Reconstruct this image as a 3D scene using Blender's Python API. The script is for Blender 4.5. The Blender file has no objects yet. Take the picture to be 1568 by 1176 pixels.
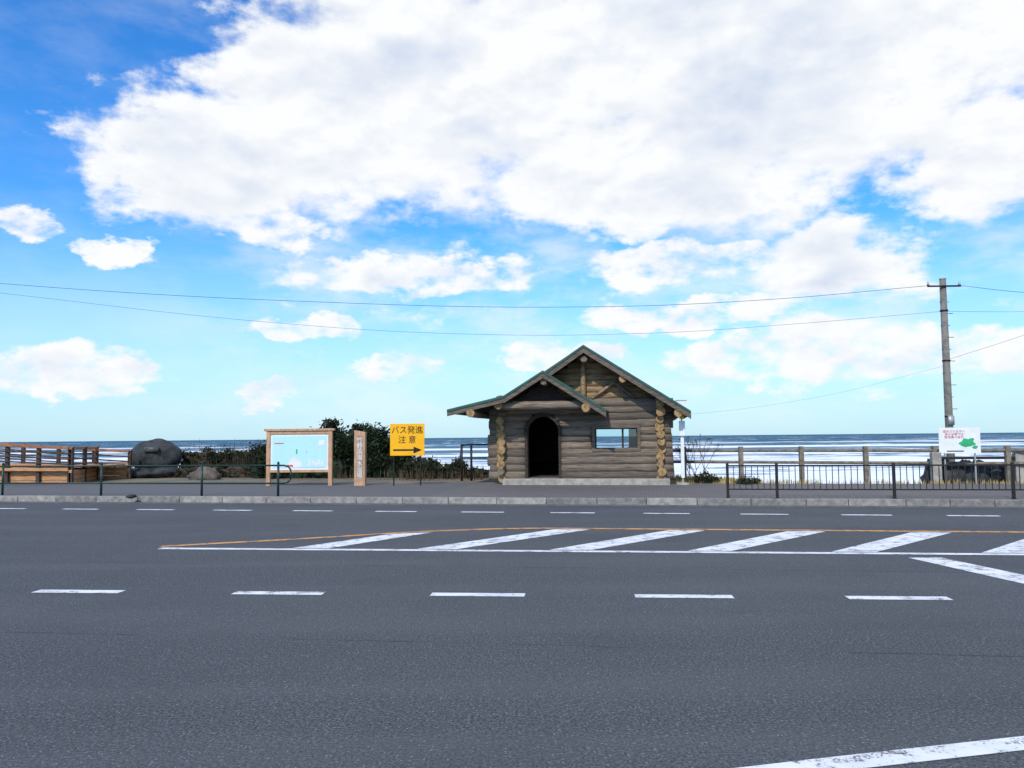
import bpy, math, random
from mathutils import Vector, Matrix, noise as mnoise
R=math.radians
random.seed(7)
scene=bpy.context.scene
scene.view_settings.view_transform='Standard'
scene.view_settings.look='None'
scene.view_settings.exposure=0
COL=scene.collection

# ---------------------------------------------------------------- node helpers
class NT:
    def __init__(s,tree): s.t=tree; s.n=tree.nodes; s.l=tree.links
    def node(s,typ,**kw):
        n=s.n.new(typ)
        for k,v in kw.items(): setattr(n,k,v)
        return n
    def put(s,sock,v):
        if hasattr(v,'links') or isinstance(v,bpy.types.NodeSocket): s.l.new(v,sock)
        else:
            try: sock.default_value=v
            except Exception: sock.default_value=(*v,1)
    def math(s,op,a,b=0.0,c=0.0,clamp=False):
        n=s.node('ShaderNodeMath',operation=op,use_clamp=clamp)
        s.put(n.inputs[0],a); s.put(n.inputs[1],b); s.put(n.inputs[2],c)
        return n.outputs[0]
    def vec(s,op,a,b=(0,0,0)):
        n=s.node('ShaderNodeVectorMath',operation=op)
        s.put(n.inputs[0],a); s.put(n.inputs[1],b)
        return n.outputs['Value'] if op in('DOT_PRODUCT','LENGTH') else n.outputs[0]
    def noise(s,vec,scale,detail=4,rough=.55,dist=0.0,out='Fac'):
        n=s.node('ShaderNodeTexNoise')
        s.put(n.inputs['Vector'],vec); n.inputs['Scale'].default_value=scale
        n.inputs['Detail'].default_value=detail; n.inputs['Roughness'].default_value=rough
        n.inputs['Distortion'].default_value=dist
        return n.outputs[out]
    def ramp(s,v,a,b,lo=0.0,hi=1.0,smooth=True):
        n=s.node('ShaderNodeMapRange'); n.interpolation_type='SMOOTHSTEP' if smooth else 'LINEAR'
        s.put(n.inputs[0],v); n.inputs[1].default_value=a; n.inputs[2].default_value=b
        n.inputs[3].default_value=lo; n.inputs[4].default_value=hi
        return n.outputs[0]
    def mix(s,f,a,b,blend='MIX'):
        n=s.node('ShaderNodeMix',data_type='RGBA',blend_type=blend)
        s.put(n.inputs[0],f)
        for sk,v in ((n.inputs[6],a),(n.inputs[7],b)):
            if isinstance(v,tuple) and len(v)==3: v=(*v,1)
            s.put(sk,v)
        return n.outputs[2]
    def mapping(s,vec,scale=(1,1,1),loc=(0,0,0),rot=(0,0,0)):
        n=s.node('ShaderNodeMapping'); s.put(n.inputs[0],vec)
        n.inputs[1].default_value=loc; n.inputs[2].default_value=rot; n.inputs[3].default_value=scale
        return n.outputs[0]

def new_mat(name):
    m=bpy.data.materials.new(name); m.use_nodes=True
    t=NT(m.node_tree); p=m.node_tree.nodes['Principled BSDF']
    return m,t,p
def coords(t):
    return t.node('ShaderNodeTexCoord').outputs['Object']
def bump(t,p,h,strength,dist=.02):
    b=t.node('ShaderNodeBump'); b.inputs['Strength'].default_value=strength
    b.inputs['Distance'].default_value=dist
    t.put(b.inputs['Height'],h); t.put(p.inputs['Normal'],b.outputs[0])
def simple(name,c,rough=.7,scale=8,var=.3,stretch=(1,1,1),bstr=.3,metal=0,detail=5,spec=.3):
    m,t,p=new_mat(name)
    v=t.mapping(coords(t),stretch)
    n=t.noise(v,scale,detail,.6)
    f=t.ramp(n,.3,.7)
    lo=tuple(x*(1-var) for x in c); hi=tuple(min(1,x*(1+var)) for x in c)
    t.put(p.inputs['Base Color'],t.mix(f,lo,hi))
    p.inputs['Roughness'].default_value=rough; p.inputs['Metallic'].default_value=metal
    p.inputs['Specular IOR Level'].default_value=spec
    if bstr: bump(t,p,n,bstr)
    return m

# ---------------------------------------------------------------- materials
def m_asphalt():
    m,t,p=new_mat('asphalt'); c=coords(t)
    fine=t.noise(c,55,2,.85); mid=t.noise(c,20,3,.8); big=t.noise(t.mapping(c,(.08,.9,1)),1,3,.6)
    patch=t.noise(c,.45,5,.65)
    a=t.mix(t.ramp(fine,.38,.63),(.038,.042,.047),(.150,.157,.164))
    a=t.mix(t.ramp(mid,.44,.64,0,.5),a,(.050,.054,.060))
    a=t.mix(t.ramp(big,.38,.68,0,.38),a,(.122,.127,.132))
    a=t.mix(t.ramp(patch,.45,.68,0,.35),a,(.064,.068,.075))
    vor=t.node('ShaderNodeTexVoronoi'); vor.feature='F1'; t.put(vor.inputs['Vector'],c); vor.inputs['Scale'].default_value=42
    st=t.ramp(vor.outputs['Distance'],.18,.28,1,0)
    cs=t.node('ShaderNodeSeparateXYZ'); t.put(cs.inputs[0],vor.outputs['Color'])
    sel=t.ramp(cs.outputs[0],.74,.80)
    a=t.mix(t.math('MULTIPLY',t.math('MULTIPLY',st,sel),.65),a,(.34,.345,.34))
    # narrow longitudinal paving seam and a few hairline cracks
    r=t.mapping(c,(1,1,1),rot=(0,0,.13)); s=t.node('ShaderNodeSeparateXYZ'); t.put(s.inputs[0],r)
    yy=t.math('ADD',s.outputs[1],t.math('MULTIPLY',t.math('SUBTRACT',t.noise(c,1.4,4,.7),.5),.10))
    for y0 in (6.25,9.9,15.4):
        d=t.math('ABSOLUTE',t.math('SUBTRACT',yy,y0))
        k=t.math('MULTIPLY',t.ramp(d,.008,.022,.55,0),t.ramp(t.noise(c,.8,3,.6),.42,.58))
        a=t.mix(k,a,(.025,.026,.028))
    t.put(p.inputs['Base Color'],a); p.inputs['Roughness'].default_value=.85
    p.inputs['Specular IOR Level'].default_value=.2
    bump(t,p,fine,.8,.012)
    return m
def m_paint(name,c,wear=.58):
    m,t,p=new_mat(name); co=coords(t)
    n=t.noise(co,5,5,.75); f=t.noise(co,60,2,.7)
    k=t.ramp(t.math('ADD',n,t.math('MULTIPLY',f,.45)),wear+.17,wear+.30)
    dirt=t.mix(t.ramp(t.noise(co,2.5,3),.35,.7),c,tuple(x*.78 for x in c))
    t.put(p.inputs['Base Color'],t.mix(k,dirt,(.10,.10,.105)))
    p.inputs['Roughness'].default_value=.7
    bump(t,p,f,.3,.005)
    return m
ASPH=m_asphalt()
WHITE_P=m_paint('white_road_paint',(.82,.83,.84),.58)
ORANGE_P=m_paint('orange_road_paint',(.70,.32,.08),.54)
def m_log(name,k,warm):
    m,t,p=new_mat(name); c=coords(t)
    g=t.noise(t.mapping(c,(1.2,9,16)),1.8,6,.65,.6)
    b=t.noise(c,1.3,4,.6); cr=t.noise(t.mapping(c,(.9,22,34)),1.5,4,.7)
    w=lambda r,gg,bb:(r*k*(1+warm),gg*k,bb*k*(1-warm))
    a=t.mix(t.ramp(g,.3,.7),w(.080,.066,.054),w(.28,.225,.172))
    a=t.mix(t.ramp(b,.35,.7,0,.65),a,w(.165,.14,.113))
    a=t.mix(t.ramp(cr,.60,.68,0,.8),a,(.035,.028,.022))
    t.put(p.inputs['Base Color'],a); p.inputs['Roughness'].default_value=.85; p.inputs['Specular IOR Level'].default_value=.2
    bump(t,p,g,.6,.03)
    return m
LOG=m_log('weathered_log',1.0,.03)
LOGS=[LOG,m_log('weathered_log_dark',.72,.0),m_log('weathered_log_pale',1.22,.06),LOG]
LOGEND=simple('log_end_grain',(.32,.20,.09),.8,9,.5,bstr=.4)
PLANK=simple('gable_planks',(.30,.20,.11),.8,3,.45,(1,9,9),.5)
BARGE=simple('barge_board_wood',(.14,.11,.085),.8,3,.4,(1.2,8,8),.4)
GREENM=simple('green_metal_roof',(.02,.085,.06),.45,3,.25,bstr=.05,spec=.5)
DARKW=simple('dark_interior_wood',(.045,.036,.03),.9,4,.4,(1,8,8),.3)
CONC=simple('concrete',(.36,.325,.28),.85,5,.25,bstr=.3)
KERB=[simple('kerb_concrete_%s'%k,c,.85,7,.3,bstr=.35) for k,c in (('a',(.27,.25,.225)),('b',(.32,.295,.26)),('c',(.22,.208,.19)))]
def m_pave():
    m,t,p=new_mat('pavement_tiles'); c=coords(t)
    br=t.node('ShaderNodeTexBrick'); t.put(br.inputs['Vector'],c)
    br.inputs['Scale'].default_value=2.5; br.inputs['Color1'].default_value=(.135,.118,.108,1); br.inputs['Color2'].default_value=(.18,.155,.14,1)
    br.inputs['Mortar'].default_value=(.07,.066,.062,1); br.inputs['Mortar Size'].default_value=.02
    n=t.noise(c,1.2,5,.65)
    a=t.mix(t.ramp(n,.35,.7,0,.55),br.outputs['Color'],(.11,.105,.102))
    s=t.node('ShaderNodeSeparateXYZ'); t.put(s.inputs[0],c)
    a=t.mix(t.ramp(s.outputs[0],-2.4,-2.1,.85,0),a,t.mix(t.ramp(t.noise(c,30,3,.7),.35,.7),(.07,.07,.074),(.15,.148,.148)))
    t.put(p.inputs['Base Color'],a); p.inputs['Roughness'].default_value=.85
    bump(t,p,n,.3,.01)
    return m
PAVE=m_pave()
def m_ground():
    m,t,p=new_mat('sandy_ground'); c=coords(t)
    n=t.noise(c,.7,6,.65); f=t.noise(c,14,3,.7)
    a=t.mix(t.ramp(n,.4,.6),(.20,.16,.10),(.115,.105,.085))
    a=t.mix(t.ramp(f,.4,.7,0,.6),a,(.28,.235,.15))
    t.put(p.inputs['Base Color'],a); p.inputs['Roughness'].default_value=.95
    bump(t,p,f,.6,.04)
    return m
GROUND=m_ground()
def m_sea():
    m=bpy.data.materials.new('sea_water'); m.use_nodes=True; t=NT(m.node_tree); t.n.remove(t.n['Principled BSDF'])
    out=t.n['Material Output']; c=coords(t)
    s=t.node('ShaderNodeSeparateXYZ'); t.put(s.inputs[0],c); y=s.outputs[1]
    w1=t.noise(t.mapping(c,(.016,.085,1)),1,6,.64,.7)
    w2=t.noise(t.mapping(c,(.06,.18,1),loc=(9,3,0)),1,5,.7,.4)
    w3=t.noise(t.mapping(c,(.18,.5,1),loc=(2,3,0)),1,4,.7)
    near=t.ramp(y,60,420,1,0)
    v=t.math('ADD',t.math('MULTIPLY',w1,.52),t.math('MULTIPLY',w2,.30))
    v=t.math('ADD',v,t.math('MULTIPLY',w3,.18))
    v=t.math('ADD',v,t.math('MULTIPLY',near,.125))
    foam=t.ramp(v,.565,.60)
    # breaker lines running along the shore, drifting and broken up
    yw=t.math('ADD',y,t.math('MULTIPLY',t.math('SUBTRACT',t.noise(t.mapping(c,(.008,.02,1)),1,5,.62),.5),80))
    br=t.math('SINE',t.math('MULTIPLY',t.math('LOGARITHM',t.math('MAXIMUM',yw,20),2.718),15.0))
    br=t.math('ADD',br,t.math('MULTIPLY',t.math('SUBTRACT',w2,.5),1.6))
    br=t.math('MULTIPLY',t.ramp(br,.15,.55),t.ramp(t.noise(t.mapping(c,(.009,.008,1),loc=(5,1,0)),1,5,.65),.36,.46))
    br=t.math('MULTIPLY',br,t.ramp(y,420,950,1,0))
    foam=t.math('MAXIMUM',foam,br)
    cap=t.ramp(t.noise(t.mapping(c,(.03,.010,1)),1,5,.70,.3),.58,.62)
    cap=t.math('MULTIPLY',cap,t.ramp(y,1300,4500,.95,0))
    foam=t.math('MAXIMUM',foam,cap)
    far=t.ramp(y,200,900)
    sw=t.ramp(t.noise(t.mapping(c,(.006,.025,1)),1,6,.65,.4),.35,.65)
    wa=t.mix(sw,(.065,.165,.225),(.14,.26,.32))
    wb=t.mix(sw,(.018,.085,.145),(.045,.15,.225))
    w=t.mix(far,wa,wb)
    fc=t.mix(t.ramp(w3,.48,.72),(.92,.94,.96),(.62,.70,.77))
    col=t.mix(foam,w,fc)
    d=t.node('ShaderNodeBsdfDiffuse'); t.put(d.inputs[0],col)
    g=t.node('ShaderNodeBsdfGlossy'); g.inputs['Roughness'].default_value=.35; g.inputs[0].default_value=(.8,.9,1,1)
    b=t.node('ShaderNodeBump'); b.inputs['Strength'].default_value=.6; b.inputs['Distance'].default_value=1.0
    t.put(b.inputs['Height'],w2); t.put(g.inputs['Normal'],b.outputs[0])
    mx=t.node('ShaderNodeMixShader'); mx.inputs[0].default_value=.05
    t.l.new(d.outputs[0],mx.inputs[1]); t.l.new(g.outputs[0],mx.inputs[2]); t.l.new(mx.outputs[0],out.inputs[0])
    return m
SEA=m_sea()
def leafmat(name,c,c2):
    m,t,p=new_mat(name)
    n=t.noise(coords(t),3.5,3,.7)
    t.put(p.inputs['Base Color'],t.mix(t.ramp(n,.35,.65),c,c2)); p.inputs['Roughness'].default_value=.65
    p.inputs['Specular IOR Level'].default_value=.2
    return m
LEAF=leafmat('dark_evergreen_leaf',(.008,.014,.008),(.024,.040,.017))
LEAFB=leafmat('brown_scrub_leaf',(.022,.017,.011),(.075,.050,.030))
LEAFG=leafmat('dull_green_leaf',(.024,.036,.015),(.055,.070,.026))
STALK=leafmat('dead_stalk',(.05,.034,.023),(.15,.10,.06))
GRASSY=leafmat('dry_grass',(.30,.22,.08),(.55,.43,.18))
BRANCH=simple('bare_branch',(.085,.062,.045),.85,10,.3)
POLE=simple('utility_pole_concrete',(.19,.175,.15),.85,6,.25,bstr=.2)
WIRE=simple('black_cable',(.05,.09,.10),.6,5,.1,bstr=0)
METALD=simple('dark_brown_metal',(.018,.014,.012),.45,20,.3,bstr=0,spec=.4)
GREENR=simple('dark_green_railing_paint',(.010,.04,.03),.4,20,.3,bstr=0,spec=.4)
FENCEW=simple('grey_fence_concrete_wood',(.20,.165,.125),.8,6,.35,bstr=.3)
WOODF=simple('orange_brown_wood',(.50,.26,.12),.75,3,.3,(1.5,1.5,12),.3)
WOODRD=simple('dark_stained_rail',(.065,.042,.033),.6,6,.4,bstr=.2)
WOODRAIL=simple('brown_handrail',(.30,.13,.06),.6,6,.3,bstr=.2)
PINEW=simple('light_timber',(.52,.31,.18),.75,4,.25,(6,6,1),.3)
WHITEB=simple('white_board',(.80,.80,.79),.5,5,.05,bstr=0)
BLACK=simple('black_paint',(.012,.012,.012),.5,5,.1,bstr=0)
RED=simple('red_print',(.6,.14,.14),.5,5,.1,bstr=0)
YEL=simple('yellow_orange_sign',(.95,.46,.008),.5,5,.05,bstr=0)
YTAG=simple('yellow_tag',(.85,.62,.03),.5,5,.06,bstr=0)
GREY=simple('galvanised_steel',(.42,.43,.43),.4,20,.1,bstr=0,metal=.3)
ROCK=simple('dark_rock',(.034,.037,.038),.75,3,.65,bstr=.8,detail=7)
GREENP=simple('green_print',(.03,.40,.16),.5,5,.1,bstr=0)
def m_glass():
    m=bpy.data.materials.new('window_glass'); m.use_nodes=True; t=NT(m.node_tree); t.n.remove(t.n['Principled BSDF'])
    g=t.node('ShaderNodeBsdfGlossy'); g.inputs['Roughness'].default_value=.02
    tr=t.node('ShaderNodeBsdfTransparent'); tr.inputs[0].default_value=(.80,.92,.97,1)
    mx=t.node('ShaderNodeMixShader'); mx.inputs[0].default_value=.12
    t.l.new(tr.outputs[0],mx.inputs[1]); t.l.new(g.outputs[0],mx.inputs[2]); t.l.new(mx.outputs[0],t.n['Material Output'].inputs[0])
    return m
GLASS=m_glass()
def m_map():
    m,t,p=new_mat('printed_area_map'); c=coords(t)
    n=t.noise(t.mapping(c,(.9,1,1.1),loc=(3,0,1)),1.0,5,.45,.2)
    a=t.mix(t.ramp(n,.545,.55),(.50,.80,.90),(.82,.82,.78))
    e=t.math('ABSOLUTE',t.math('SUBTRACT',n,.575))
    a=t.mix(t.ramp(e,.001,.005,.6,0),a,(.8,.42,.36))
    a=t.mix(t.ramp(t.noise(c,10,2,.5,.2),.70,.71),a,(.45,.6,.6))
    t.put(p.inputs['Base Color'],a); p.inputs['Roughness'].default_value=.35
    return m
MAPM=m_map()

# ---------------------------------------------------------------- mesh builder
class MB:
    def __init__(s,M=None): s.v=[];s.f=[];s.mi=[];s.mats=[];s.M=M or Matrix()
    def idx(s,m):
        if m not in s.mats: s.mats.append(m)
        return s.mats.index(m)
    def add(s,vs,fs,m):
        o=len(s.v); s.v+= [tuple(s.M@Vector(p)) for p in vs]
        i=s.idx(m) if not isinstance(m,list) else None
        for k,f in enumerate(fs):
            s.f.append([o+a for a in f]); s.mi.append(i if i is not None else s.idx(m[k]))
    def box(s,lo,hi,m,rot=None):
        x0,y0,z0=lo;x1,y1,z1=hi
        vs=[(x0,y0,z0),(x1,y0,z0),(x1,y1,z0),(x0,y1,z0),(x0,y0,z1),(x1,y0,z1),(x1,y1,z1),(x0,y1,z1)]
        s.add(vs,[(0,3,2,1),(4,5,6,7),(0,1,5,4),(1,2,6,5),(2,3,7,6),(3,0,4,7)],m)
    def beam(s,p0,p1,w,h,m):
        p0=Vector(p0);p1=Vector(p1);d=(p1-p0).normalized()
        up=Vector((0,0,1)) if abs(d.z)<.95 else Vector((0,1,0))
        a=d.cross(up).normalized();b=a.cross(d).normalized()
        vs=[]
        for p in(p0,p1):
            for sx,sz in((-1,-1),(1,-1),(1,1),(-1,1)): vs.append(tuple(p+a*sx*w/2+b*sz*h/2))
        s.add(vs,[(0,1,2,3),(7,6,5,4),(0,4,5,1),(1,5,6,2),(2,6,7,3),(3,7,4,0)],m)
    def cyl(s,p0,p1,r0,r1=None,m=None,cap=None,seg=12,wob=0,rings=1):
        r1=r0 if r1 is None else r1
        p0=Vector(p0);p1=Vector(p1);d=(p1-p0).normalized()
        up=Vector((0,0,1)) if abs(d.z)<.95 else Vector((0,1,0))
        a=d.cross(up).normalized();b=a.cross(d).normalized()
        vs=[];fs=[];ms=[]
        ph=random.random()*10
        for k in range(rings+1):
            t=k/rings;c=p0.lerp(p1,t);r=r0+(r1-r0)*t
            for i in range(seg):
                an=2*math.pi*i/seg
                rr=r*(1+wob*mnoise.noise(Vector((math.cos(an)+ph,math.sin(an),t*(p1-p0).length*1.5+ph))))
                vs.append(tuple(c+a*math.cos(an)*rr+b*math.sin(an)*rr))
        for k in range(rings):
            for i in range(seg):
                j=(i+1)%seg; fs.append((k*seg+i,k*seg+j,(k+1)*seg+j,(k+1)*seg+i)); ms.append(m)
        fs.append(tuple(range(seg))[::-1]); ms.append(cap or m)
        fs.append(tuple(rings*seg+i for i in range(seg))); ms.append(cap or m)
        s.add(vs,fs,ms)
    def tube(s,pts,r,m,seg=8):
        for a,b in zip(pts[:-1],pts[1:]): s.cyl(a,b,r,r,m,seg=seg)
    def prism(s,poly,y0,y1,m):
        n=len(poly)
        vs=[(x,y0,z) for x,z in poly]+[(x,y1,z) for x,z in poly]
        fs=[tuple(range(n)),tuple(range(2*n-1,n-1,-1))]+[(i,i+n,(i+1)%n+n,(i+1)%n) for i in range(n)]
        s.add(vs,fs,m)
    def sheet(s,pts,z,m): s.add([(x,y,z) for x,y in pts],[tuple(range(len(pts)))],m)
    def blob(s,c,r,m,seg=20,rings=12,amp=.2,fr=1.3,flat=None):
        vs=[];fs=[];sd=random.random()*20
        for i in range(rings+1):
            th=math.pi*i/rings
            for j in range(seg):
                ph=2*math.pi*j/seg
                d=Vector((math.sin(th)*math.cos(ph),math.sin(th)*math.sin(ph),math.cos(th)))
                k=1+amp*mnoise.fractal(d*fr+Vector((sd,0,0)),1,2,4)
                p=Vector((d.x*r[0]*k,d.y*r[1]*k,d.z*r[2]*k))
                vs.append((c[0]+p.x,c[1]+p.y,c[2]+p.z))
        for i in range(rings):
            for j in range(seg):
                k=(j+1)%seg; fs.append((i*seg+j,(i+1)*seg+j,(i+1)*seg+k,i*seg+k))
        s.add(vs,fs,m)
    def obj(s,name,parent=None,smooth=False,bevel=0):
        me=bpy.data.meshes.new(name); me.from_pydata(s.v,[],s.f)
        for m in s.mats: me.materials.append(m)
        me.polygons.foreach_set('material_index',s.mi)
        me.update()
        o=bpy.data.objects.new(name,me); COL.objects.link(o)
        if smooth:
            me.polygons.foreach_set('use_smooth',[len(f)==4 for f in s.f])
        if bevel:
            b=o.modifiers.new('bevel','BEVEL'); b.width=bevel; b.segments=2; b.limit_method='ANGLE'
        if parent: o.parent=parent
        return o
def empty(name):
    e=bpy.data.objects.new(name,None); COL.objects.link(e); return e
def text(name,body,loc,size,mat,parent,yaw=0,ext=.003,align='CENTER',space=1.0):
    cu=bpy.data.curves.new(name,'FONT'); cu.body=body; cu.size=size; cu.extrude=ext
    cu.align_x=align; cu.align_y='CENTER'; cu.space_line=space; cu.offset=.0
    cu.materials.append(mat)
    o=bpy.data.objects.new(name,cu); COL.objects.link(o); o.location=loc; o.rotation_euler=(R(90),0,yaw); o.parent=parent
    return o

# ---------------------------------------------------------------- frames
YAW=-math.atan(.1744)
K=Matrix.Translation((0,19.27,0))@Matrix.Rotation(YAW,4,'Z')     # kerb frame
CB=Matrix.Translation((2.05,24.85,.15))@Matrix.Rotation(YAW,4,'Z') # cabin frame

# ---------------------------------------------------------------- ground
EDGE=[(-4000,40),(-60,24),(-25,20),(-12,16),(-7,13),(-3,11.5),(2,11),(4.5,9.5),(6.5,7.4),(9,6.7),(14,6.55),(20,6.6),(60,8),(4000,40)]
def edge(u):
    for (a,va),(b,vb) in zip(EDGE[:-1],EDGE[1:]):
        if a<=u<=b: return va+(vb-va)*(u-a)/(b-a)
us=[-4000,-1000,-300,-120]+[-60+1.5*i for i in range(81)]+[120,300,1000,4000]
g=MB(K); rows=[]
for u in us:
    e=edge(u)
    prof=[(-4000,-.03),(-300,-.03),(-40,-.03),(.09,-.03),(.1,.12),(4.6,.125),(e-1.5,.12),(e-.4,.08),(e+.6,-.5),(e+3,-2),(e+8,-3.4),(e+25,-4.6),(e+120,-9),(e+2000,-12)]
    col=[]
    for i,(v,z) in enumerate(prof):
        if 7<=i<=10: z+=.12*mnoise.noise(Vector((u*.5,v*.5,0)))
        col.append((u,v,z))
    rows.append(col)
n=len(rows[0]); vs=[p for c in rows for p in c]; fs=[]
for i in range(len(us)-1):
    for j in range(n-1): fs.append((i*n+j,(i+1)*n+j,(i+1)*n+j+1,i*n+j+1))
g.add(vs,fs,GROUND); g.obj('ground')

s=MB(); s.sheet([(-60000,32),(60000,32),(60000,60000),(-60000,60000)],-4,SEA); s.obj('sea')

r=MB(K); r.sheet([(-400,-60),(400,-60),(400,-.004),(-400,-.004)],0,ASPH); r.obj('road')
pv=MB(); pv.sheet([(-60,.19),(60,.19),(60,6.0),(-60,6.0)],.142,PAVE); o=pv.obj('pavement'); o.matrix_world=K

k=MB(K)
u=-60
while u<60:
    L=random.choice([1.15,1.2,1.2,.9]) ; h=.15+random.uniform(-.004,.004); d=random.uniform(-.006,.006)
    m=random.choice(KERB)
    k.prism([(u+.006,-.05),(u+L-.006,-.05),(u+L-.006,h),(u+.006,h)],0+d,.185,m)
    u+=L
k.obj('kerb',bevel=.012)
gt=MB(K); gt.sheet([(-60,-.42),(60,-.42),(60,-.01),(-60,-.01)],.004,simple('gutter_concrete',(.13,.128,.125),.85,4,.3,bstr=.3)); gt.obj('gutter')

# ---------------------------------------------------------------- markings
def stripmesh(b,p0,p1,w,z,m):
    p0=Vector(p0);p1=Vector(p1);d=(p1-p0).normalized();q=Vector((-d.y,d.x))*w/2
    b.sheet([tuple(p0-q),tuple(p1-q),tuple(p1+q),tuple(p0+q)],z,m)
mk=MB()
f=lambda x:8.23-.0883*x
xs=[-4.64,-2.45,-.37,1.69,3.74]+[3.74+2.06*i for i in range(1,12)]+[-4.64-2.1*i for i in range(1,12)]
for x in xs: stripmesh(mk,(x-.48,f(x-.48)),(x+.48,f(x+.48)),.165,.004,WHITE_P)
mk.obj('lane_dashes')
mk=MB(); f2=lambda x:17.16-.18*x
for i in range(-14,28):
    x=-10.2+1.908*i; stripmesh(mk,(x-.46,f2(x-.46)),(x+.46,f2(x+.46)),.16,.004,WHITE_P)
mk.obj('lane_dashes')
fw=lambda x:11.38-.1159*x
fo=lambda x:14.23-.156*x
mk=MB(); stripmesh(mk,(-5.25,fw(-5.25)),(30,fw(30)),.16,.004,WHITE_P); mk.obj('edge_line')
mk=MB()
pts=[(-5.33,12.22),(-3.51,12.93),(-2.3,13.5),(-1.41,13.86),(-.4,14.1),(.5,14.15),(4,fo(4)),(8.2,fo(8.2)),(30,fo(30))]
w=.09
lo=[(x,y-w) for x,y in pts]; hi=[(x,y+w) for x,y in pts]
vs=[(x,y,.004) for x,y in lo+hi]; nn=len(pts)
mk.add(vs,[(i,i+1,nn+i+1,nn+i) for i in range(nn-1)],ORANGE_P); mk.obj('centre_line')
mk=MB()
mk.sheet([(-3.25,fw(-3.25)+.13),(-2.7,fw(-2.7)+.13),(-1.38,13.68),(-2.05,13.5)],.004,WHITE_P)
for i in range(0,10):
    b=-1.40+1.91*i
    mk.sheet([(b,fw(b)+.13),(b+.58,fw(b+.58)+.13),(b+2.72,fo(b+2.72)-.15),(b+2.12,fo(b+2.12)-.15)],.004,WHITE_P)
mk.obj('hatched_marking')
mk=MB(); mk.sheet([(5.08,10.42),(5.5,10.4),(6.05,7.2),(5.62,7.2)],.004,WHITE_P); mk.obj('stop_line')
mk=MB()
pts=[(-.6,3.42),(.5,3.74),(1.5,3.98),(2.7,4.25),(4,4.52),(7,5.0),(12,5.5)]
lo=[(x,y-.08) for x,y in pts]; hi=[(x,y+.08) for x,y in pts]; nn=len(pts)
mk.add([(x,y,.004) for x,y in lo+hi],[(i,i+1,nn+i+1,nn+i) for i in range(nn-1)],WHITE_P); mk.obj('edge_line')

# ---------------------------------------------------------------- log cabin (local z = world-.15)
cab=empty('log_cabin'); cab.matrix_world=CB
I4=Matrix()
sl=MB(I4); sl.box((-2.3,-.62,-.05),(2.75,5.0,.17),CONC); sl.obj('foundation_slab',cab,bevel=.02)
DU0,DU1,DTOP=-1.58,-.61,2.08
dc=(DU0+DU1)/2; dr=(DU1-DU0)/2; spring=DTOP-dr
WU0,WU1,WZ0,WZ1=.5,1.83,1.05,1.72
wl=MB(I4)
pitch=.225; z=.26
while z<2.45:
    cuts=[]
    if z<DTOP+.06:
        hw=dr+.05
        if z>spring: hw=math.sqrt(max(0.0,(dr+.09)**2-(z-spring)**2))
        if hw>.12: cuts.append((dc-hw,dc+hw))
    if WZ0-.04<z<WZ1+.06: cuts.append((WU0-.03,WU1+.03))
    a=-2.82+random.uniform(-.05,.05); e=2.86+random.uniform(-.05,.05)
    segs=[];cur=a
    for c0,c1 in sorted(cuts): segs.append((cur,c0));cur=c1
    segs.append((cur,e))
    rr=.155*random.uniform(.94,1.06)
    for a0,a1 in segs:
        wl.cyl((a0,0,z),(a1,0,z),rr,rr*.97,random.choice(LOGS),LOGEND,seg=14,wob=.14,rings=max(2,int((a1-a0)/.3)))
    z+=pitch
z=2.42
while z<3.85:
    half=(4.16-.2-z)/.65
    if half<.1: break
    wl.box((.26-half,-.02-random.uniform(0,.02),z),(.26+half,.06,z+.19),PLANK)
    z+=.195
for U in(-2.4,2.5):
    z=.15
    while z<2.65:
        ext=random.uniform(.24,.46)
        wl.cyl((U+random.uniform(-.03,.03),-ext,z),(U,4.7+ext,z),.128*random.uniform(.85,1.14),.13,LOG,LOGEND if random.random()<.75 else LOG,seg=14,wob=.2,rings=10)
        z+=pitch
for (a,b,c,d) in((-2.4,.2,0,2.5),(2.2,2.5,0,2.5),(.2,2.2,0,.95),(.2,2.2,1.95,2.5)):
    wl.box((a,4.55,c),(b,4.75,d),DARKW)
wl.prism([(-2.4,2.5),(2.5,2.5),(.26,3.9)],4.56,4.74,DARKW)
wl.box((1.62,4.5,.95),(1.72,4.62,1.95),DARKW)
wl.box((-2.25,.2,.171),(2.4,4.5,.19),DARKW)
wl.box((-2.25,3.9,.55),(2.35,4.3,.62),DARKW)
wl.obj('log_walls',cab,smooth=True)
df=MB(I4)
ri,ro=dr-.0,dr+.10
N=16
vs=[];fs=[]
for y in(-.17,.14):
    for i in range(N+1):
        an=math.pi*i/N
        for rad in(ri,ro): vs.append((dc+math.cos(an)*rad,y,spring+math.sin(an)*rad))
o2=(N+1)*2
for i in range(N):
    a=i*2
    fs+=[(a,a+1,a+3,a+2),(o2+a,o2+a+2,o2+a+3,o2+a+1),(a,a+2,o2+a+2,o2+a),(a+1,o2+a+1,o2+a+3,a+3)]
df.add(vs,fs,DARKW)
df.box((DU0-.08,-.17,.17),(DU0,.14,spring),DARKW); df.box((DU1,-.17,.17),(DU1+.08,.14,spring),DARKW)
df.obj('door_frame',cab)
wf=MB(I4)
def frame(b,u0,u1,z0,z1,t,y0,y1,m):
    b.box((u0,y0,z1-t),(u1,y1,z1),m); b.box((u0,y0,z0),(u1,y1,z0+t),m)
    b.box((u0,y0,z0+t),(u0+t,y1,z1-t),m); b.box((u1-t,y0,z0+t),(u1,y1,z1-t),m)
frame(wf,WU0-.07,WU1+.07,WZ0-.07,WZ1+.07,.09,-.175,.13,BARGE)
um=WU0+.86
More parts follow.
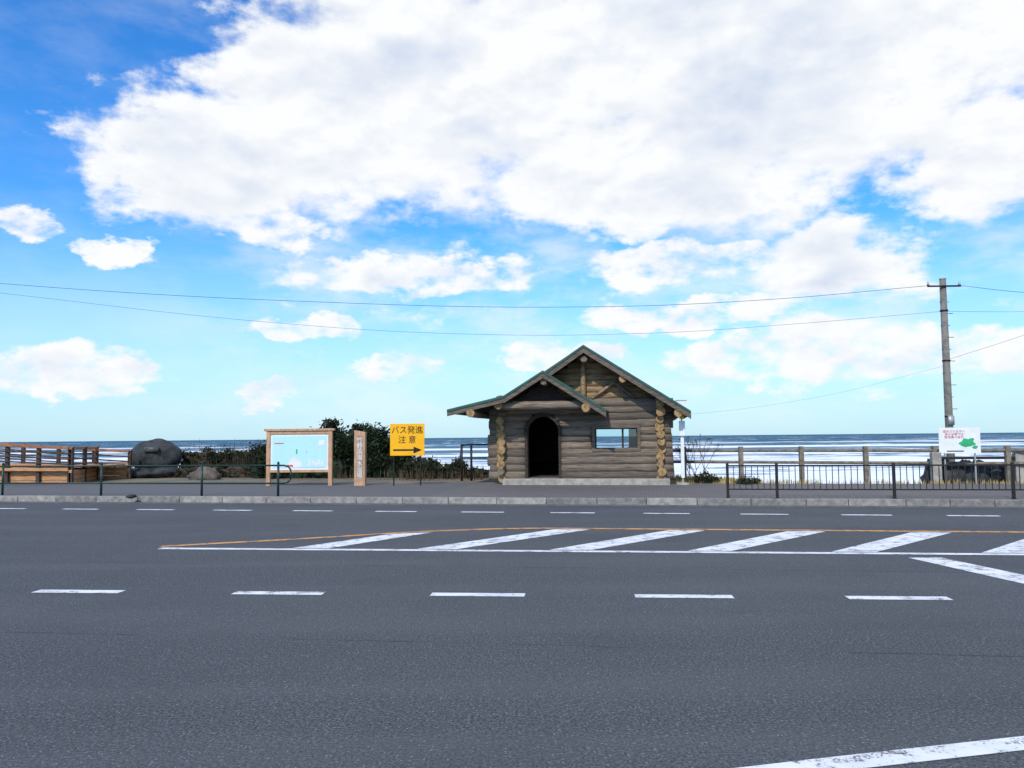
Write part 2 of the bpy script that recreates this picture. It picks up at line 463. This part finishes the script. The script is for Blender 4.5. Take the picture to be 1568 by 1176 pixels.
frame(wf,WU0+.02,WU1-.02,WZ0+.02,WZ1-.02,.035,-.03,.03,DARKW)
wf.box((um-.03,-.032,WZ0+.055),(um+.03,.032,WZ1-.055),DARKW)
wf.box((WU0+.05,-.004,WZ0+.05),(WU1-.05,.004,WZ1-.05),GLASS)
wf.box((um+.18,.05,WZ0),(WU1,.07,WZ1),BLACK)  # black sheet added behind the glass so the right pane reads dark
wf.obj('window',cab)
rf=MB(I4)
def slopeslab(b,p,q,v0,v1,th,m,off=0):
    (x0,z0),(x1,z1)=p,q
    b.prism([(x0,z0+off),(x1,z1+off),(x1,z1+off+th),(x0,z0+off+th)],v0,v1,m)
MA=(.26,4.16);MR=(3.39,2.12);ML=(-2.1,2.64);LL=(-3.85,2.25);PA=(-.91,3.37);PR=(.94,2.18)
V0,V1,VP=-.8,5.5,-1.3
for th,m,off,de in((.05,GREENM,.0,.02),(.07,DARKW,-.07,0)):
    slopeslab(rf,MA,MR,V0-de,V1,th,m,off)
    slopeslab(rf,ML,MA,V0-de,V1,th,m,off)
    slopeslab(rf,LL,ML,V0-de,V1,th,m,off)
    slopeslab(rf,LL,ML,VP-de,V0-de,th,m,off)
    slopeslab(rf,ML,PA,VP-de,V0-de,th,m,off)
    slopeslab(rf,PA,PR,VP-de,.05,th,m,off)
rf.obj('roof',cab)
bg=MB(I4)
def barge(p,q,v,h=.19,t=.05):
    (x0,z0),(x1,z1)=p,q
    bg.prism([(x0,z0-h),(x1,z1-h),(x1,z1-.002),(x0,z0-.002)],v-t,v-.004,BARGE)
barge(MA,MR,V0); barge(PA,MA,V0)
barge(LL,ML,VP,.15); barge(ML,PA,VP,.17); barge(PA,PR,VP,.17)
for p,q,v in((MA,MR,V0),(PA,MA,V0),(LL,ML,VP),(ML,PA,VP),(PA,PR,VP)):
    (x0,z0),(x1,z1)=p,q
    bg.prism([(x0,z0-.02),(x1,z1-.02),(x1,z1+.055),(x0,z0+.055)],v-.075,v-.052,GREENM)
bg.obj('barge_boards',cab)
pu=MB(I4)
def purl(u,z,v0,v1,r=.115,cap=LOGEND): pu.cyl((u,v0,z),(u,v1,z),r,r,LOG,cap,seg=14,wob=.15,rings=6)
purl(.26,3.80,-.74,5.2,.1,LOG); purl(1.42,3.18,-.78,5.2,.12); purl(3.02,2.12,-.82,5.2,.12); purl(2.5,2.45,-.62,5.1,.12)
purl(-3.12,2.18,-1.38,5.2,.12); purl(-2.3,2.42,-1.22,5.2,.13); purl(.35,2.30,-1.38,.0,.13); purl(-.91,3.1,-1.25,0,.1,LOG)
pu.cyl((-2.25,-1.0,2.40),(.45,-1.0,2.40),.135,.125,LOGS[2],LOGEND,seg=14,wob=.1,rings=8)
pu.cyl((-2.7,-.05,2.52),(2.9,-.05,2.46),.15,.14,LOG,LOGEND,seg=14,wob=.08,rings=10)
pu.prism([(-2.0,2.5),(-.2,2.5),(-.91,3.15)],-.55,-.5,DARKW)  # dark infill panel: shade under the porch gable put into its colour
pu.cyl((.18,-.16,2.55),(.18,-.16,3.75),.085,.08,PLANK,seg=12,wob=.08,rings=4)
pu.cyl((.45,-.14,2.62),(1.15,-.14,3.12),.05,.05,PLANK,seg=10)
pu.cyl((1.1,-.14,3.14),(1.75,-.14,2.62),.05,.05,BARGE,seg=10)
pu.obj('purlins_and_truss',cab,smooth=True)

# ---------------------------------------------------------------- bus stop sign pole
b=MB(Matrix.Translation((5.08,24.0,.14))@Matrix.Rotation(-.05,4,'Z'))
b.cyl((0,0,0),(0,0,2.35),.025,.025,GREY); b.cyl((0,0,0),(0,0,.06),.2,.17,CONC,seg=16)
b.box((-.14,-.03,2.28),(.14,.03,2.5),WHITEB); b.box((-.16,-.04,2.5),(.16,.04,2.53),GREY)
b.box((-.07,-.05,1.96),(.07,-.026,2.22),YTAG); b.box((-.09,-.05,1.45),(.09,-.03,1.9),WHITEB)
b.box((-.05,-.05,.2),(.05,-.03,1.4),WHITEB)
b.obj('bus_stop_sign',bevel=.004)

# ---------------------------------------------------------------- map board
mb=empty('map_board')
M=Matrix.Translation((-6.7,25.2,.14))@Matrix.Rotation(-.06,4,'Z')
b=MB(M)
b.box((-1.05,-.06,0),(-.93,.06,1.72),PINEW); b.box((.93,-.06,0),(1.05,.06,1.72),PINEW)
b.box((-1.12,-.09,1.72),(1.12,.09,1.79),PINEW); b.box((-.93,-.05,.42),(.93,.05,.50),PINEW)
b.box((-.93,-.05,1.62),(.93,.05,1.718),PINEW)
b.obj('timber_frame',mb,bevel=.008)
b=MB(M); b.box((-.928,-.02,.502),(.928,.02,1.618),WHITEB); b.obj('panel',mb)
b=MB(M); b.box((-.86,-.03,.57),(.86,-.022,1.56),MAPM); b.obj('map_print',mb)
b=MB(M)
for i in range(5): b.box((.3+i*.1,-.036,.62+.03*(i%2)),(.37+i*.1,-.032,.82-.04*(i%3)),WHITEB)
b.box((.62,-.036,1.25),(.8,-.032,1.42),WHITEB); b.box((-.8,-.036,1.32),(-.5,-.032,1.35),RED)
b.box((-.45,-.036,.6),(-.2,-.032,.66),RED); b.box((-.1,-.036,1.0),(-.06,-.032,1.15),GREENP)
b.obj('legend',mb)

# ---------------------------------------------------------------- timber post sign
tp=empty('timber_name_post')
M=Matrix.Translation((-4.75,25.0,.14))@Matrix.Rotation(-.1,4,'Z')
b=MB(M)
b.add([(-.17,-.09,0),(.17,-.09,0),(.17,.09,0),(-.17,.09,0),(-.17,-.09,1.72),(.17,-.09,1.66),(.17,.09,1.66),(-.17,.09,1.72)],
 [(0,3,2,1),(4,5,6,7),(0,1,5,4),(1,2,6,5),(2,3,7,6),(3,0,4,7)],PINEW)
b.box((-.11,-.096,.15),(.11,-.091,1.57),simple('carved_panel',(.40,.25,.16),.7,4,.2))
b.obj('post',tp,bevel=.012)
text('lettering','竹\n野\n浜\n海\n水\n浴\n場',M@Vector((0,-.1,.86)),.19,WHITEB,tp,-.1,space=.95)

# ---------------------------------------------------------------- yellow sign
ys=empty('bus_departure_warning_sign')
M=Matrix.Translation((-3.26,24.8,.14))@Matrix.Rotation(-.08,4,'Z')
b=MB(M)
b.cyl((-.43,.03,0),(-.43,.03,1.85),.022,.022,METALD); b.cyl((.41,.03,0),(.41,.03,1.85),.022,.022,METALD)
b.obj('posts',ys)
b=MB(M); b.box((-.54,-.012,.92),(.54,.005,1.91),YEL); b.obj('panel',ys,bevel=.01)
b=MB(M)
b.box((-.44,-.017,1.07),(.22,-.013,1.12),BLACK); b.prism([(.2,.99),(.46,1.095),(.2,1.2)],-.018,-.014,BLACK)
b.obj('arrow',ys)
text('lettering','バス発進',M@Vector((0,-.016,1.70)),.25,BLACK,ys,-.08)
text('lettering_lower','注 意',M@Vector((0,-.016,1.40)),.25,BLACK,ys,-.08)

# ---------------------------------------------------------------- roadside railings
b=MB(K)
P=[-20.4,-17.35,-14.3,-11.28,-8.34,-6.2]
for u in P: b.cyl((u,.36,.142),(u,.36,.98),.03,.03,GREENR); b.cyl((u,.36,.98),(u,.36,1.03),.035,.02,GREENR)
b.tube([(-24,.36,.93),(-6.05,.36,.93),(-5.93,.36,.9),(-5.86,.36,.82),(-5.86,.36,.58),(-5.93,.36,.5),(-6.05,.36,.47),(-24,.36,.47)],.022,GREENR)
b.obj('pipe_guardrail',smooth=True)
b=MB(K)
P=[5.02,6.12,8.65,11.1,13.55,16]
for u in P:
    b.box((u-.03,.27,.142),(u+.03,.33,.95),METALD); b.box((u-.05,.25,.142),(u+.05,.35,.155),METALD)
for a,c in zip(P[:-1],P[1:]):
    b.box((a+.03,.285,.87),(c-.03,.315,.905),METALD); b.box((a+.03,.288,.33),(c-.03,.312,.36),METALD)
    x=a+.14
    while x<c-.08:
        b.box((x-.008,.293,.36),(x+.008,.307,.87),METALD); x+=.135
b.obj('baluster_railing')

# ---------------------------------------------------------------- seaside fence
b=MB()
A=Vector((5.87,27.5));Bv=Vector((14.5,23.5)); d=(Bv-A)/5
pp=[A+d*i for i in range(-1,9)]
for p in pp:
    b.box((p.x-.07,p.y-.07,-1.9),(p.x+.07,p.y+.07,1.22),FENCEW)
for p,q in zip(pp[:-1],pp[1:]):
    for z in(1.08,.70): b.cyl((p.x,p.y,z),(q.x,q.y,z),.05,.05,FENCEW,seg=10)
b.obj('seaside_fence',bevel=.015)
b=MB()
for x in(-1.75,-1.42): b.cyl((x,27.5,.1),(x,27.5,1.38),.04,.04,METALD)
b.tube([(-1.75,27.5,1.34),(-1.42,27.5,1.36),(.4,27.4,1.36)],.03,METALD); b.tube([(-1.75,27.5,.9),(.4,27.4,.9)],.025,METALD)
b.tube([(-1.75,27.5,1.34),(-1.85,28.4,.9),(-1.9,30,.1)],.03,METALD)
b.obj('stair_handrail',smooth=True)

b=MB(Matrix.Translation((12.65,24.0,.1))@Matrix.Rotation(-.2,4,'Z'))
for x in(0,2.25,4.5): b.box((x-.13,-.13,-1.0),(x+.13,.13,.93),CONC)
for i in range(2):
    b.box((.13+i*2.25,-.08,.72),(2.12+i*2.25,.08,.80),METALD)
b.box((-.13,-.02,-1.2),(4.6,.25,-.02),CONC)
b.obj('concrete_parapet_posts',bevel=.015)
b=MB()
for i in range(12): b.blob((12.98+i*.42,24.55-.085*i+random.uniform(-.1,.1),.26),(.40,.35,random.uniform(.40,.54)),ROCK,amp=.5)
b.obj('dark_rocks',smooth=True)
wn=empty('beach_notice_sign')
M=Matrix.Translation((13.25,23.75,.1))@Matrix.Rotation(-.3,4,'Z')
b=MB(M); b.cyl((-.4,.04,-.3),(-.4,.04,1.5),.025,.025,GREY); b.cyl((.4,.04,-.3),(.4,.04,1.5),.025,.025,GREY); b.obj('posts',wn)
b=MB(M); b.box((-.55,-.01,.9),(.55,.012,1.66),WHITEB); b.obj('panel',wn)
text('lettering','遊泳される方へ\n海水浴場では\n監視員の指示',M@Vector((-.14,-.014,1.46)),.085,RED,wn,-.3,ext=.002)
b=MB(M); b.blob((.22,-.01,1.22),(.18,.006,.11),GREENP,amp=.6); b.blob((.4,-.01,1.08),(.07,.006,.05),GREENP,amp=.5); b.box((-.35,-.016,.95),(.1,-.012,.98),BLACK); b.obj('drawing',wn)

# ---------------------------------------------------------------- utility pole and wires
up=empty('utility_pole')
b=MB(); b.cyl((16.38,30,-3.5),(16.38,30,7.42),.165,.115,POLE,seg=20)
b.cyl((16.38,30,7.42),(16.38,30,7.46),.125,.125,GREY,seg=20)
b.beam((15.72,29.86,7.14),(16.98,29.86,7.14),.05,.06,METALD)
for x in(15.75,16.93): b.cyl((x,29.86,7.16),(x,29.86,7.3),.05,.03,GREY)
for z in(2.2,4.3,6.2): b.cyl((16.38,30,z),(16.38,30,z+.05),.15,.15,METALD,seg=20)
for i in range(10): b.beam((16.2-.0,29.95,2.5+i*.45),(16.56,29.95,2.5+i*.45),.02,.02,METALD) if i%2 else b.beam((16.38,29.9,2.5+i*.45),(16.66,29.9,2.5+i*.45),.02,.02,METALD)
b.box((16.27,29.82,1.9),(16.49,29.86,2.25),GREY)
b.obj('pole',up,smooth=True)
def wire(pts,r=.011):
    cu=bpy.data.curves.new('wire','CURVE'); cu.dimensions='3D'; cu.bevel_depth=r; cu.bevel_resolution=1; cu.resolution_u=24
    sp=cu.splines.new('BEZIER'); sp.bezier_points.add(len(pts)-1)
    for bp,p in zip(sp.bezier_points,pts):
        bp.co=p; bp.handle_left_type=bp.handle_right_type='AUTO'
    cu.materials.append(WIRE)
    o=bpy.data.objects.new('wire',cu); COL.objects.link(o); o.parent=up
wire([(-34,30,9.2),(-19.4,30,7.61),(-7,30,6.77),(2.9,30,6.5),(9.5,30,6.7),(15.75,29.86,7.16)],.009)
wire([(-34,30,9.0),(-19.3,30,7.23),(-9.5,30,6.06),(-2.05,30,5.52),(5.4,30,5.48),(10.35,30,5.75),(16.3,30,6.2)],.006)
wire([(16.93,29.86,7.16),(19.4,30,6.9),(30,30,6.5)],.009)
wire([(16.4,30,6.2),(19.4,30,6.16),(30,30,6.4)],.006)
wire([(16.4,30,4.35),(19.4,30,5.28),(30,30,9)],.006)
wire([(16.4,30,4.15),(11.5,30,3.0),(6.0,29.5,2.35),(3.0,28,2.3)],.003)

# ---------------------------------------------------------------- wooden boardwalk ramp fence
rf=empty('wooden_ramp_fence')
def ramp(x0,y0,x1,y1,zt0,zt1,zb,n,nm,wallh):
    b=MB()
    for i in range(n+1):
        t=i/n;x=x0+(x1-x0)*t;y=y0+(y1-y0)*t;zt=zt0+(zt1-zt0)*t
        b.box((x-.06,y-.06,zb),(x+.06,y+.06,zt),WOODRD)
        b.box((x-.075,y-.075,zt),(x+.075,y+.075,zt+.04),WOODRAIL)
    def L(t,z): return (x0+(x1-x0)*t,y0+(y1-y0)*t-.08,z)
    b.beam(L(0,zt0-.02),L(1,zt1-.02),.09,.09,WOODRAIL)
    for dz in(.22,.40,.58): b.beam(L(0,zt0-dz),L(1,zt1-dz),.05,.05,WOODRD)
    m=int(wallh/.15)
    for i in range(m):
        za=zb+wallh*i/m; zc=zb+wallh*(i+1)/m-.012; q=random.uniform(0,.012)
        b.add([(x0,y0+.08-q,za),(x1,y1+.08-q,za),(x1,y1+.08-q,zc),(x0,y0+.08-q,zc),(x0,y0+.14,za),(x1,y1+.14,za),(x1,y1+.14,zc),(x0,y0+.14,zc)],
          [(0,1,2,3),(7,6,5,4),(3,2,6,7),(0,3,7,4),(1,5,6,2),(0,4,5,1)],WOODF)
    b.beam(L(0,zb+wallh-.04),L(1,zb+wallh-.1),.12,.1,WOODF)
    b.obj(nm,rf,bevel=.006)
ramp(-22.2,28.3,-15.4,27.9,1.75,1.38,.1,6,'near_section',.62)
ramp(-22.0,31.5,-14.9,31.2,1.68,1.2,.1,5,'far_section',.66)
ramp(-15.35,27.9,-16.2,31.2,1.38,1.36,.1,2,'return_section',.5)
b=MB(); b.sheet([(-22,28.5),(-15.45,28.1),(-15.0,31.1),(-22,31.4)],.70,WOODF); b.obj('deck',rf)

# ---------------------------------------------------------------- monument boulder
b=MB()
b.blob((-14.35,32.3,.98),(1.02,.6,.68),ROCK,seg=48,rings=28,amp=.14,fr=.8)
b.blob((-14.3,32.1,.3),(1.15,.7,.3),ROCK,seg=36,rings=14,amp=.3,fr=2)
b.box((-14.55,31.60,1.15),(-14.0,31.75,1.35),simple('plaque_stone',(.09,.09,.085),.5,8,.3))
b.obj('stone_monument',smooth=True)
b=MB(); b.blob((-11.4,30,.3),(.45,.3,.3),simple('brown_rock',(.13,.11,.09),.85,4,.4,bstr=.7),amp=.4); b.blob((-11.9,30.1,.2),(.3,.25,.22),simple('brown_rock',(.10,.085,.07),.85,4,.4,bstr=.7),amp=.4); b.obj('rock',smooth=True)
b=MB(); b.blob((-9.85,20.75,.17),(.12,.09,.05),ROCK,amp=.3); b.obj('rock',smooth=True)

# ---------------------------------------------------------------- vegetation
def leaf(b,p,sz,m,elong=1.6):
    d=Vector((random.gauss(0,1),random.gauss(0,1),random.gauss(0,.8))).normalized()
    e=d.cross(Vector((random.random(),random.random(),random.random()+.1))).normalized()
    a=d*sz*elong*.5; c=e*sz*.5
    p=Vector(p)
    b.add([tuple(p-a),tuple(p+c*.6),tuple(p+a),tuple(p-c*.6)],[(0,1,2,3)],m)
def bush(name,clumps,n,sz,mats,sticks=20,stickh=.4,zmin=.1,core=None):
    b=MB(); tot=sum(c[1][0]*c[1][2] for c in clumps)
    for (c,r) in clumps:
        k=int(n*r[0]*r[2]/tot); c=Vector(c)
        if core: b.blob((c.x,c.y,c.z*.85),(r[0]*.78,r[1]*.6,r[2]*.86),core,amp=.5,fr=2.2)
        sub=[]
        for i in range(max(8,int(26*r[0]*r[2]+8))):
            d=Vector((random.gauss(0,1),random.gauss(0,1),random.gauss(0,1))).normalized()*random.uniform(.3,1.0)
            sub.append((Vector((c.x+d.x*r[0],c.y+d.y*r[1],c.z+abs(d.z)*r[2] if random.random()<.65 else c.z+d.z*r[2])),random.uniform(.15,.28)*min(1.2,r[2]+.35)))
        for i in range(k):
            s_,sr=random.choice(sub)
            p=s_+Vector((random.gauss(0,1),random.gauss(0,1),random.gauss(0,.8)))*sr*.6
            if p.z<zmin: p.z=zmin+random.random()*.2
            leaf(b,p,sz*random.uniform(.6,1.3),random.choice(mats))
        for i in range(int(sticks*r[0])):
            x=c.x+random.uniform(-1,1)*r[0]; y=c.y+random.uniform(-.6,.6)*r[1]
            top=c.z+r[2]*math.sqrt(max(.1,1-((x-c.x)/r[0])**2))+random.uniform(0,stickh)
            b.cyl((x,y,.05),(x+random.uniform(-.12,.12),y,top),.012,.004,BRANCH,seg=4)
    return b.obj(name)
bush('evergreen_hedge',[((-6.9,30.3,1.0),(.9,.6,1.18)),((-5.9,30.5,.95),(.95,.6,1.1)),((-5.0,30.4,.9),(.85,.6,1.0)),((-4.3,30.2,.6),(.55,.5,.8)),((-8.2,30.6,.8),(1.0,.5,.85)),((-9.3,30.7,.65),(.8,.5,.65))],42000,.10,[LEAF,LEAF,LEAF,LEAFG],6,.1,core=LEAF)
bush('low_shrub',[((-3.2,29.3,.45),(.8,.4,.42)),((-2.2,29.5,.35),(.7,.4,.38)),((-1.3,29.6,.2),(.7,.4,.28))],9000,.08,[LEAF,LEAFB,LEAFG],10,.15,core=LEAF)
bush('dune_scrub',[((-12.8,33.2,.65),(1.3,.6,.6)),((-11.2,33,.55),(1.2,.6,.72)),((-9.8,32.6,.6),(1.1,.6,.75)),((-10.6,31.6,.25),(1.6,.5,.4)),((-12.9,32,.2),(1.2,.5,.35))],26000,.075,[LEAFB,LEAF,LEAFG,LEAF],30,.45,core=LEAFB)
def blades(name,pts,hmin,hmax,m,w=.012,lean=.25):
    b=MB()
    for x,y,z in pts:
        h=random.uniform(hmin,hmax);a=random.uniform(0,6.28);l=random.uniform(0,lean)*h
        dx,dy=math.cos(a)*l,math.sin(a)*l;wx,wy=-math.sin(a)*w,math.cos(a)*w
        b.add([(x-wx,y-wy,z),(x+wx,y+wy,z),(x+dx*.45+wx*.7,y+dy*.45+wy*.7,z+h*.6),(x+dx*.45-wx*.7,y+dy*.45-wy*.7,z+h*.6),(x+dx,y+dy,z+h*.97)],[(0,1,2,3),(3,2,4)],m)
    return b.obj(name)
gp=[]
for _ in range(6500):
    u=random.uniform(3.0,16) if random.random()<.25 else random.uniform(3.0,6.5);e=edge(u);v=random.uniform(6.02,e+.2)
    p=K@Vector((u,v,0)); 
    if mnoise.noise(Vector((p.x*.8,p.y*.8,0)))>-.2: gp.append((p.x,p.y,.08))
blades('dry_grass',gp,.06,.20,GRASSY)
gp=[]
for _ in range(6000):
    u=random.uniform(-26,-2.6);e=edge(u);v=random.uniform(e-4.5,e+.5)
    p=K@Vector((u,v,0))
    if mnoise.noise(Vector((p.x*.5,p.y*.5,3)))>0: gp.append((p.x,p.y,.08))
blades('dune_grass',gp,.15,.6,STALK)
b=MB()
def grow(p,d,l,r,dep):
    q=p+d*l; b.cyl(p,q,r,r*.7,BRANCH,seg=5)
    if dep==0:
        if random.random()<.35: leaf(b,q,.05,LEAFG)
        return
    for _ in range(random.choice([2,2,3])):
        nd=(d+Vector((random.uniform(-.6,.6),random.uniform(-.6,.6),random.uniform(-.1,.45)))).normalized()
        grow(q,nd,l*random.uniform(.65,.9),r*.65,dep-1)
for i in range(6):
    a=random.uniform(0,6.28)
    grow(Vector((5.75+random.uniform(-.2,.2),25.2,.1)),Vector((math.cos(a)*.35,math.sin(a)*.3,1)).normalized(),.44,.016,4)
b.obj('bare_shrub')
bush('low_shrub',[((7.0,24.0,.12),(.4,.3,.2)),((6.1,24.9,.15),(.5,.3,.25))],1500,.07,[LEAFG,LEAFB,LEAFG],4,.1)

# ---------------------------------------------------------------- world
W=bpy.data.worlds.new('World'); scene.world=W; W.use_nodes=True
try:
    W.cycles.sampling_method='MANUAL'; W.cycles.sample_map_resolution=256
except Exception: pass
t=NT(W.node_tree); bgd=t.n['Background']
SUN_EL=42; SUN_AZ=198   # 180 = directly behind the camera
sky=t.node('ShaderNodeTexSky'); sky.sky_type='NISHITA'; sky.sun_disc=False
sky.sun_elevation=R(SUN_EL); sky.sun_rotation=R(SUN_AZ); sky.altitude=0; sky.air_density=1.0; sky.dust_density=.5; sky.ozone_density=1.8
hs=t.node('ShaderNodeHueSaturation'); t.put(hs.inputs['Color'],sky.outputs[0]); hs.inputs['Saturation'].default_value=1.35; hs.inputs['Value'].default_value=1.8
skb=t.mix(1.0,hs.outputs[0],(.60,.95,1.22),'MULTIPLY')
g=t.node('ShaderNodeTexCoord').outputs['Generated']
sp=t.node('ShaderNodeSeparateXYZ'); t.put(sp.inputs[0],t.vec('NORMALIZE',g))
az=t.math('MULTIPLY',t.math('ARCTAN2',sp.outputs[0],sp.outputs[1]),57.2958)
el=t.math('MULTIPLY',t.math('ARCSINE',sp.outputs[2]),57.2958)
cmb=t.node('ShaderNodeCombineXYZ'); t.put(cmb.inputs[0],az); t.put(cmb.inputs[1],el)
C=cmb.outputs[0]
Cs=t.mapping(C,(1,1.75,1))
wn_=t.noise(Cs,.15,5,.6,out='Color')
wd=t.vec('MULTIPLY',t.vec('SUBTRACT',wn_,(.5,.5,.5)),(10,5,0))
Cd=t.vec('ADD',C,wd)
def field(blobs):
    dm=None
    for a,e,ra,re in blobs:
        q=t.vec('MULTIPLY',t.vec('SUBTRACT',Cd,(a,e,0)),(1/ra,1/re,0))
        dd=t.vec('DOT_PRODUCT',q,q)
        dm=dd if dm is None else t.math('MINIMUM',dm,dd)
    return t.math('SUBTRACT',1.0,t.math('MINIMUM',dm,2.0))
main=field([(-3,25,17,9.5),(17,25,23,11),(-21,18.5,8.5,4.8),(-13,22,10,7),(8,17.5,13,3.6),(21.5,11.2,6.0,3.0),(31,16.5,5.5,4),(0,48,60,17),(-70,20,25,10),(90,15,30,8),(180,30,60,14)])
puff=field([(-7.6,11.8,10,1.5),(-28.5,4.4,5.5,1.6),(-8,4.9,3.2,.9),(3,5.8,4,1.2),(-31,13.8,3.0,1.1),(-26,12.4,1.9,1.0),(24,5.3,13,2.4),(-17.8,3.2,2.2,.7),(-14.4,7.8,4,1.0),(13,8.6,9,1.2),(13,12.3,8,1.6),(-17,14.5,4,1.5)])
band=field([(8,9.5,30,7.5)])
fb=t.math('MAXIMUM',main,t.math('MINIMUM',puff,.40))
fb=t.math('MAXIMUM',fb,t.math('MINIMUM',t.math('SUBTRACT',band,.65),-.22))
inner=t.ramp(main,-.2,.6)
n1=t.noise(Cs,.17,6,.54,.2); n2=t.noise(t.vec('ADD',Cs,(-.6,1.9,0)),.17,4,.5,.2)
n3=t.noise(Cs,.42,6,.60)
n4=t.noise(t.vec('ADD',Cs,(-.3,.8,0)),.42,3,.55)
val=t.math('ADD',t.math('MULTIPLY',fb,1.05),t.math('MULTIPLY',t.math('SUBTRACT',n1,.48),1.8))
amp3=t.math('SUBTRACT',2.0,t.math('MULTIPLY',inner,1.25))
val=t.math('ADD',val,t.math('MULTIPLY',t.math('SUBTRACT',n3,.5),amp3))
dens=t.ramp(val,-.12,.60)
veil=t.math('MULTIPLY',t.ramp(t.noise(t.mapping(C,(1,2.4,1)),.09,5,.60),.40,.66),t.ramp(el,2,8,.35,.55))
veil=t.math('MULTIPLY',veil,t.ramp(az,-30,-10,.2,1))
dens=t.math('SUBTRACT',1.0,t.math('MULTIPLY',t.math('SUBTRACT',1.0,dens),t.math('SUBTRACT',1.0,veil)))
dens=t.math('MULTIPLY',dens,t.ramp(el,-.5,2.2,.0,1))
sh=t.math('ADD',t.math('MULTIPLY',t.math('SUBTRACT',n2,n1),1.7),t.math('MULTIPLY',t.math('SUBTRACT',n4,n3),.5))
sh=t.math('ADD',sh,.06)
big=t.ramp(t.noise(t.mapping(C,(.6,1.4,1),loc=(4,2,0)),.10,3,.5),.42,.62)
core=t.ramp(val,.4,1.2)
sh=t.math('ADD',sh,t.math('MULTIPLY',t.math('MULTIPLY',big,core),.62),clamp=True)
cc=t.mix(sh,(9.8,9.95,10.1),(6.1,7.0,8.7))
hz=t.ramp(el,0,16,.8,0)
skyc=t.mix(hz,skb,(5.7,8.1,9.7))
fin=t.mix(dens,skyc,cc)
t.put(bgd.inputs[0],fin); bgd.inputs[1].default_value=.1

# sun
ld=bpy.data.lights.new('sun','SUN'); ld.energy=3.0; ld.angle=R(.53); ld.color=(1,.94,.85)
so=bpy.data.objects.new('sun',ld); COL.objects.link(so)
a=R(SUN_AZ); dirv=Vector((math.sin(a)*math.cos(R(SUN_EL)),math.cos(a)*math.cos(R(SUN_EL)),math.sin(R(SUN_EL))))
so.rotation_euler=dirv.to_track_quat('Z','Y').to_euler()

# camera
cd=bpy.data.cameras.new('camera'); cd.sensor_width=36; cd.lens=28.08; cd.clip_end=100000; cd.clip_start=.05
co=bpy.data.objects.new('camera',cd); COL.objects.link(co)
co.matrix_world=Matrix.Translation((0,0,1.6))@Matrix.Rotation(R(90+3.81),4,'X')@Matrix.Rotation(R(-.54),4,'Z')
scene.camera=co
